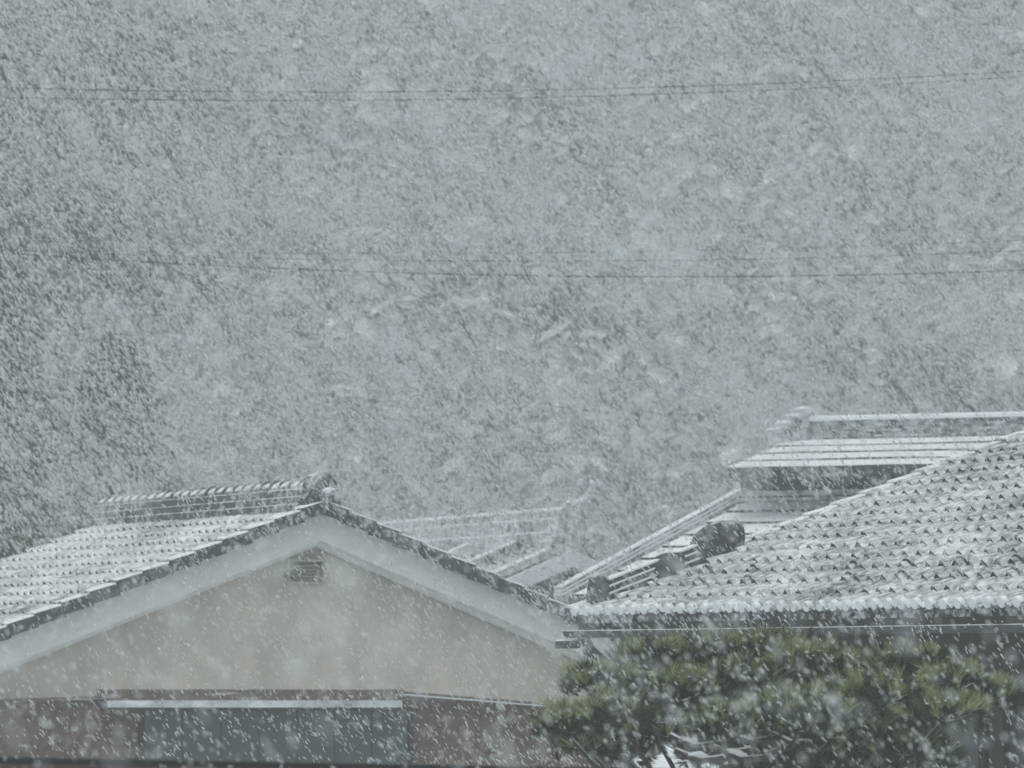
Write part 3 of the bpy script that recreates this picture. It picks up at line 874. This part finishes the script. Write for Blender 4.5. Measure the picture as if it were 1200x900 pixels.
# ------------------------------------------------------------------ pruned pine
PD = 20.0
trunk_base = at(905, 880, PD); trunk_base.z = 0
pine = empty('pine_tree', trunk_base)
tag(pine, 'cloud pruned green pine in front of the tiled house', 'tree')
def build_pine():
    q = random.Random(5)
    base = Vector(trunk_base)
    def loc(px, py, d): return at(px, py, d) - base
    t = MB()
    tp = [loc(905, 0, PD)]
    tp = [Vector((0, 0, -.05)), Vector((.06, .02, 1.2)), Vector((-.06, 0, 2.2)), Vector((.03, .05, 3.0)), loc(880, 860, PD + .1), loc(890, 800, PD + .1)]
    t.tube(tp, [.15, .13, .11, .09, .06, .03], 9)
    t.build('trunk', M['bark'], pine, True)
    pads = [(664, 850, 32, 24, -.3), (702, 800, 40, 22, .0), (762, 774, 40, 22, .3), (722, 838, 46, 26, -.5), (826, 768, 46, 24, .4), (786, 812, 52, 30, -.2),
            (905, 764, 52, 24, .5), (866, 806, 56, 34, .0), (950, 785, 52, 28, .1), (1008, 788, 40, 22, .4), (1066, 780, 52, 22, .3), (1030, 818, 60, 28, -.3),
            (1118, 802, 42, 20, .0), (1164, 816, 32, 20, .2), (1105, 838, 50, 24, -.4), (940, 838, 62, 32, -.4), (1000, 858, 50, 24, -.1), (845, 850, 40, 22, -.6),
            (690, 872, 34, 18, .1), (770, 858, 34, 20, .3), (1065, 870, 46, 20, -.2), (905, 878, 40, 18, .1), (840, 884, 44, 20, .5), (980, 890, 60, 20, .4), (735, 880, 34, 18, .6), (1010, 885, 55, 22, .4), (1078, 888, 44, 18, .5), (930, 862, 50, 24, .5), (870, 868, 45, 24, .6), (800, 845, 42, 25, .5), (700, 850, 36, 22, .5)]
    for (px, py, rx, rz, dd) in pads:
        d = PD + dd
        c = loc(px, py, d); a = rx / F * d; b = rz / F * d
        f = MB()
        ntuft = int(120 * rx * rz / 1000) + 40
        for k in range(ntuft):
            th = q.random() * 6.283; rr = math.sqrt(q.random())
            hz = q.random() ** 0.75
            x = math.cos(th) * rr; y = math.sin(th) * rr
            dome = math.sqrt(max(0, 1 - rr * rr))
            zz = (-0.55 + hz * (0.55 + 1.0 * dome))
            o = c + Vector((x * a * 1.05, y * a * .8, zz * b)) + Vector((q.gauss(0, .015), q.gauss(0, .015), q.gauss(0, .015)))
            ax = Vector((x * .75 + q.gauss(0, .25), y * .75 + q.gauss(0, .25), 1.0 if zz > -.2 else q.uniform(-.3, .7))).normalized()
            ln = q.uniform(.055, .10)
            e1 = ax.orthogonal().normalized(); e2 = ax.cross(e1)
            nn = q.randint(22, 30)
            toplit = 1 if q.random() < (.66 if zz > .35 * dome else .06) else 0  # tufts on the pad tops mostly get the colour painted as top-lit
            for j in range(nn):
                ph = q.random() * 6.283; sp = q.uniform(.15, .85)
                dv = (ax + (e1 * math.cos(ph) + e2 * math.sin(ph)) * sp).normalized() * ln * q.uniform(.7, 1.1)
                sd_ = dv.cross(Vector((q.gauss(0, 1), q.gauss(0, 1), q.gauss(0, 1)))).normalized() * q.uniform(.0015, .0028)
                st = o - ax * q.uniform(0, .03)
                i0 = len(f.v)
                f.v += [tuple(st - sd_), tuple(st + sd_), tuple(st + dv)]
                f.f.append([i0, i0 + 1, i0 + 2]); f.m.append(toplit)
        pad = f.build('foliage_pad', [M['needle'], M['needle_toplit']], pine)
        # twig core and a limb back to the trunk
        l = MB()
        j = 3 + (0 if py > 830 else 1)
        s0 = tp[j] if abs(px - 900) > 60 else tp[4]
        e_ = c + Vector((0, 0, -b * .4)); lp = []
        for k in range(8):
            t_ = k / 7
            w_ = math.sin(math.pi * t_)
            lp.append(s0.lerp(e_, t_) + Vector((q.uniform(-.05, .05) * w_, q.uniform(-.05, .05) * w_, w_ * (-.10 + q.uniform(-.035, .035)) + (.0 if py > 840 else .03 * math.sin(t_ * 9)))))
        l.tube(lp, [.024 - .014 * k / 7 for k in range(8)], 6)
        for k in range(7):
            th = q.random() * 6.283
            e = c + Vector((math.cos(th) * a * .75, math.sin(th) * a * .55, b * q.uniform(-.3, .3)))
            l.tube([c + Vector((0, 0, -b * .45)), (c + e) / 2 + Vector((0, 0, -b * .3)), e], [.011, .008, .004], 5)
        l.build('limb', M['bark'], pine, True)
        # light caps of settled snow among the needles
        sn = MB()
        for k in range(max(6, int(rx / 3))):
            th = q.random() * 6.283; rr = math.sqrt(q.random()) * .85
            o = c + Vector((math.cos(th) * rr * a, math.sin(th) * rr * a * .7 - a * .1, b * math.sqrt(1 - rr * rr) * .85))
            r0 = q.uniform(.004, .009)
            bm_ = bmesh.new(); bmesh.ops.create_icosphere(bm_, subdivisions=1, radius=r0)
            sn.add([o + Vector((v.co.x * q.uniform(1.1, 1.7), v.co.y * 1.3, v.co.z * q.uniform(.5, .8))) for v in bm_.verts], [tuple(v.index for v in ff.verts) for ff in bm_.faces])
            bm_.free()
        tag(sn.build('snow_tufts', M['snow'], pad, True), kind='stuff')
    # snow lying along the bare limbs near the trunk
    for (xa, ya, xb, yb) in ((800, 866, 822, 874), (806, 884, 834, 889), (815, 858, 824, 852), (852, 880, 880, 890), (868, 862, 884, 868)):
        s = MB(); pa, pb = loc(xa, ya, PD - .35), loc(xb, yb, PD - .3)
        br = MB(); br.tube([pa - Vector((.06, 0, -.02)), (pa + pb) / 2 - Vector((0, 0, .02)), pb + Vector((.1, .05, .01))], [.016, .018, .02], 6); bo = br.build('limb', M['bark'], pine, True)
        s.tube([pa, (pa + pb) / 2 + Vector((0, 0, .012)), pb], [.008, .017, .007], 6); s.build('limb_snow', M['snow'], bo, True)
build_pine()

# ------------------------------------------------------------------ overhead cables
def cable(pts, d, r, label):
    """pts: photo points on the cable; a smooth sagging curve through them, carried on past both edges of the view"""
    xs = np.array([p[0] for p in pts]); ys = np.array([p[1] for p in pts])
    co = np.polyfit(xs, ys, 2)
    mb = MB(); P = []
    for px in np.linspace(-1500, 2700, 85):
        P.append(at(px, float(np.polyval(co, px)), d + (px - 600) * .002))
    o0 = P[42].copy()
    mb.tube([p - o0 for p in P], r, 6)
    o = mb.build('power_cable', M['cable'], None, True)
    o.location = o0
    tag(o, label, 'cable', 'overhead power cables')
cable([(0, 103), (330, 107), (600, 106), (865, 100), (1200, 83)], 47.0, .0058, 'uppermost power cable, upper of the close pair near the top')
cable([(0, 114), (300, 118), (600, 115), (880, 106), (1200, 90)], 47.6, .0058, 'lower cable of the close pair near the top of the photo')
cable([(0, 293), (200, 299), (600, 307), (970, 301), (1200, 294)], 49.0, .0048, 'middle power cable just above the lowest one, ending higher at right')
cable([(0, 296), (150, 305), (350, 317), (600, 323), (800, 323), (1200, 317)], 46.0, .0062, 'lowest power cable sagging across the photo above the roofs')
cable([(300, 296), (600, 298), (890, 290), (1200, 282)], 50.0, .0028, 'very thin topmost cable of the lower three')

# ------------------------------------------------------------------ rail edge along the bottom of the view
rl = empty('balcony_rail', (0, 14.0, 0), 0)
tag(rl, 'dark out of focus rail along the bottom edge of the photo', 'railing')
m_ = MB()
za, zb = at(0, 887, 14.0).z, at(700, 899.5, 14.0).z
x0r, x1r = at(0, 0, 14.0).x, at(700, 0, 14.0).x
k_ = (zb - za) / (x1r - x0r)
def zrail(x): return za + (x - x0r) * k_
xa, xb = -3.2, 3.2
vs_ = [(x, y, zrail(x) + o) for o in (-.022, 0) for x, y in ((xa, -.05), (xb, -.05), (xb, .05), (xa, .05))]
m_.add(vs_, [(3, 2, 1, 0), (4, 5, 6, 7), (0, 1, 5, 4), (1, 2, 6, 5), (2, 3, 7, 6), (3, 0, 4, 7)])
m_.build('top_rail', M['rail'], rl)
m_ = MB()
vs_ = [(x, y, (zrail(x) - .0225) if o else 2.9) for o in (0, 1) for x, y in ((xa, -.03), (xb, -.03), (xb, .03), (xa, .03))]
m_.add(vs_, [(3, 2, 1, 0), (4, 5, 6, 7), (0, 1, 5, 4), (1, 2, 6, 5), (2, 3, 7, 6), (3, 0, 4, 7)])
m_.build('panel', M['rail_red'], rl)
for x in (-3.1, 0, 3.1):
    m_ = MB(); m_.box((x - .03, -.025, 0), (x + .03, .025, 2.9)); m_.build('post', M['rail'], rl)

# ------------------------------------------------------------------ falling snow
def falling_snow():
    # (near, far, clumps per cubic metre, narrowest, widest, triangles per clump)
    bands = [(2.4, 6, 340, .005, .010, 8), (6, 14, 460, .004, .0095, 8), (14, 22, 130, .005, .012, 4), (22, 37, 95, .006, .014, 4), (37, 46, 110, .010, .022, 4), (46, 78, 92, .015, .034, 4)]
    GUSTS = []
    for wl in (.7, 1.0, 1.5, 2.2, 3.2, 4.6, 7.0):
        a_ = rng.uniform(.5, 1.2)
        GUSTS.append(((wl, math.cos(a_), math.sin(a_), rng.uniform(-.4, .4)), .75, rng.uniform(0, 6.28)))
    VV, FF, base, count = [], [], 0, 0
    for d0, d1, dens, s0, s1, tris in bands:
        dm = d1
        hw = .1228 * dm + 1.0
        zlo, zhi = -.0225 * dm - .6, .1617 * dm + .6
        n = int(dens * (d1 - d0) * 2 * hw * (zhi - zlo))
        d = rng.uniform(d0, d1, n); x = rng.uniform(-hw, hw, n); z = rng.uniform(zlo, zhi, n)
        keep = (np.abs(x) < .1228 * d + 1.0) & (z > -.0225 * d - .6) & (z < .1617 * d + .6) & (z > -3.95)
        # drifting gusts: thicker and thinner patches of snow
        g = np.zeros(n)
        for (wl, amp, ph) in GUSTS:
            k_ = 6.283 / wl[0]
            g += amp * np.sin(k_ * (x * wl[1] + z * wl[2] + d * wl[3]) + ph + 1.3 * np.sin(.5 * k_ * (x * wl[2] - z * wl[1]) + ph * 2))
        keep &= rng.uniform(0, 1, n) < np.clip(.5 + (.24 if d0 > 30 else .17) * g, .06, 1)
        # the nearest squall blows past on the left and thins out low on the right
        if d1 < 23:
            sx = x / (.1228 * d)
            keep &= rng.uniform(0, 1, n) < np.clip(.85 - .45 * sx + .2 * (z / (.16 * d)), .28, 1)
        P = np.stack([x, d, z + EYE], 1)[keep]
        # two flakes in three travel in loose wisps drawn out along the wind
        nw = max(1, len(P) // 7)
        own = rng.integers(0, nw, len(P)); inw = rng.uniform(0, 1, len(P)) < (.68 if d1 < 50 else .5)
        al = rng.normal(0, .035 + .0016 * d1, len(P)); sp = rng.normal(0, .007 + .00022 * d1, (len(P), 3))
        W = P[own] + al[:, None] * np.array([.60, .0, -.80]) + sp
        P = np.where(inw[:, None], W, P)
        n = len(P)
        S = (s0 + (s1 - s0) * rng.beta(1.3, 2.4, n)) * .5
        L = (S * rng.uniform(2.0, 3.6, n))[:, None]; S = S[:, None]
        # wind-borne clumps: irregular, longer than wide, lying roughly along the wind
        ax = np.array([.60, .0, -.80]) + rng.normal(0, .15, (n, 3))
        ax /= np.linalg.norm(ax, axis=1)[:, None]
        b = np.cross(ax, rng.normal(0, 1, (n, 3))); b /= np.linalg.norm(b, axis=1)[:, None]
        c = np.cross(ax, b)
        j = lambda: rng.uniform(.6, 1.25, n)[:, None]
        w = lambda: L * .35 * rng.normal(0, 1, n)[:, None]
        if tris == 8:
            V = np.stack([P + ax * L * j(), P + b * S * j() + ax * w(), P + c * S * j(), P - b * S * j() + ax * w(), P - c * S * j(), P - ax * L * j()], 1)
            T = np.array([(0, 1, 2), (0, 2, 3), (0, 3, 4), (0, 4, 1), (5, 2, 1), (5, 3, 2), (5, 4, 3), (5, 1, 4)])
        else:
            V = np.stack([P + ax * L * j() + b * S * j() * .8, P + ax * L * j() - b * S * j() * .8, P - ax * L * j() + c * S * j() * .8, P - ax * L * j() - c * S * j() * .8], 1)
            T = np.array([(0, 1, 2), (0, 3, 1), (0, 2, 3), (1, 3, 2)])
        k = V.shape[1]
        VV.append(V.reshape(-1, 3)); FF.append((T[None] + (base + np.arange(n) * k)[:, None, None]).reshape(-1, 3))
        base += n * k; count += n
    V = np.concatenate(VV); Fc = np.concatenate(FF)
    me = bpy.data.meshes.new('falling_snow')
    me.vertices.add(len(V)); me.vertices.foreach_set('co', V.astype(np.float32).ravel())
    me.loops.add(Fc.size); me.loops.foreach_set('vertex_index', Fc.astype(np.int32).ravel())
    me.polygons.add(len(Fc)); me.polygons.foreach_set('loop_start', (np.arange(len(Fc)) * 3).astype(np.int32))
    me.polygons.foreach_set('use_smooth', np.ones(len(Fc), bool))
    me.materials.append(M['flake'])
    me.update(calc_edges=True)
    o = link('falling_snow', me)
    tag(o, 'thick wind driven snowflakes filling the air', 'snowfall', None, 'stuff')
falling_snow()

# ------------------------------------------------------------------ haze
def haze():
    m = bpy.data.materials.new('snow_haze'); m.use_nodes = True
    N, L = m.node_tree.nodes, m.node_tree.links
    N.remove(N['Principled BSDF'])
    v = N.new('ShaderNodeVolumePrincipled')
    v.inputs['Color'].default_value = (0.93, 0.965, 0.98, 1)
    v.inputs['Density'].default_value = HAZE_DENSITY
    v.inputs['Anisotropy'].default_value = 0.1
    L.new(v.outputs[0], N['Material Output'].inputs['Volume'])
    mb = MB(); mb.box((-1000, -400, -1), (1000, 1300, 48))
    o = mb.build('haze', m)
    tag(o, 'pale grey snow haze filling the air', 'haze', None, 'stuff')
haze()
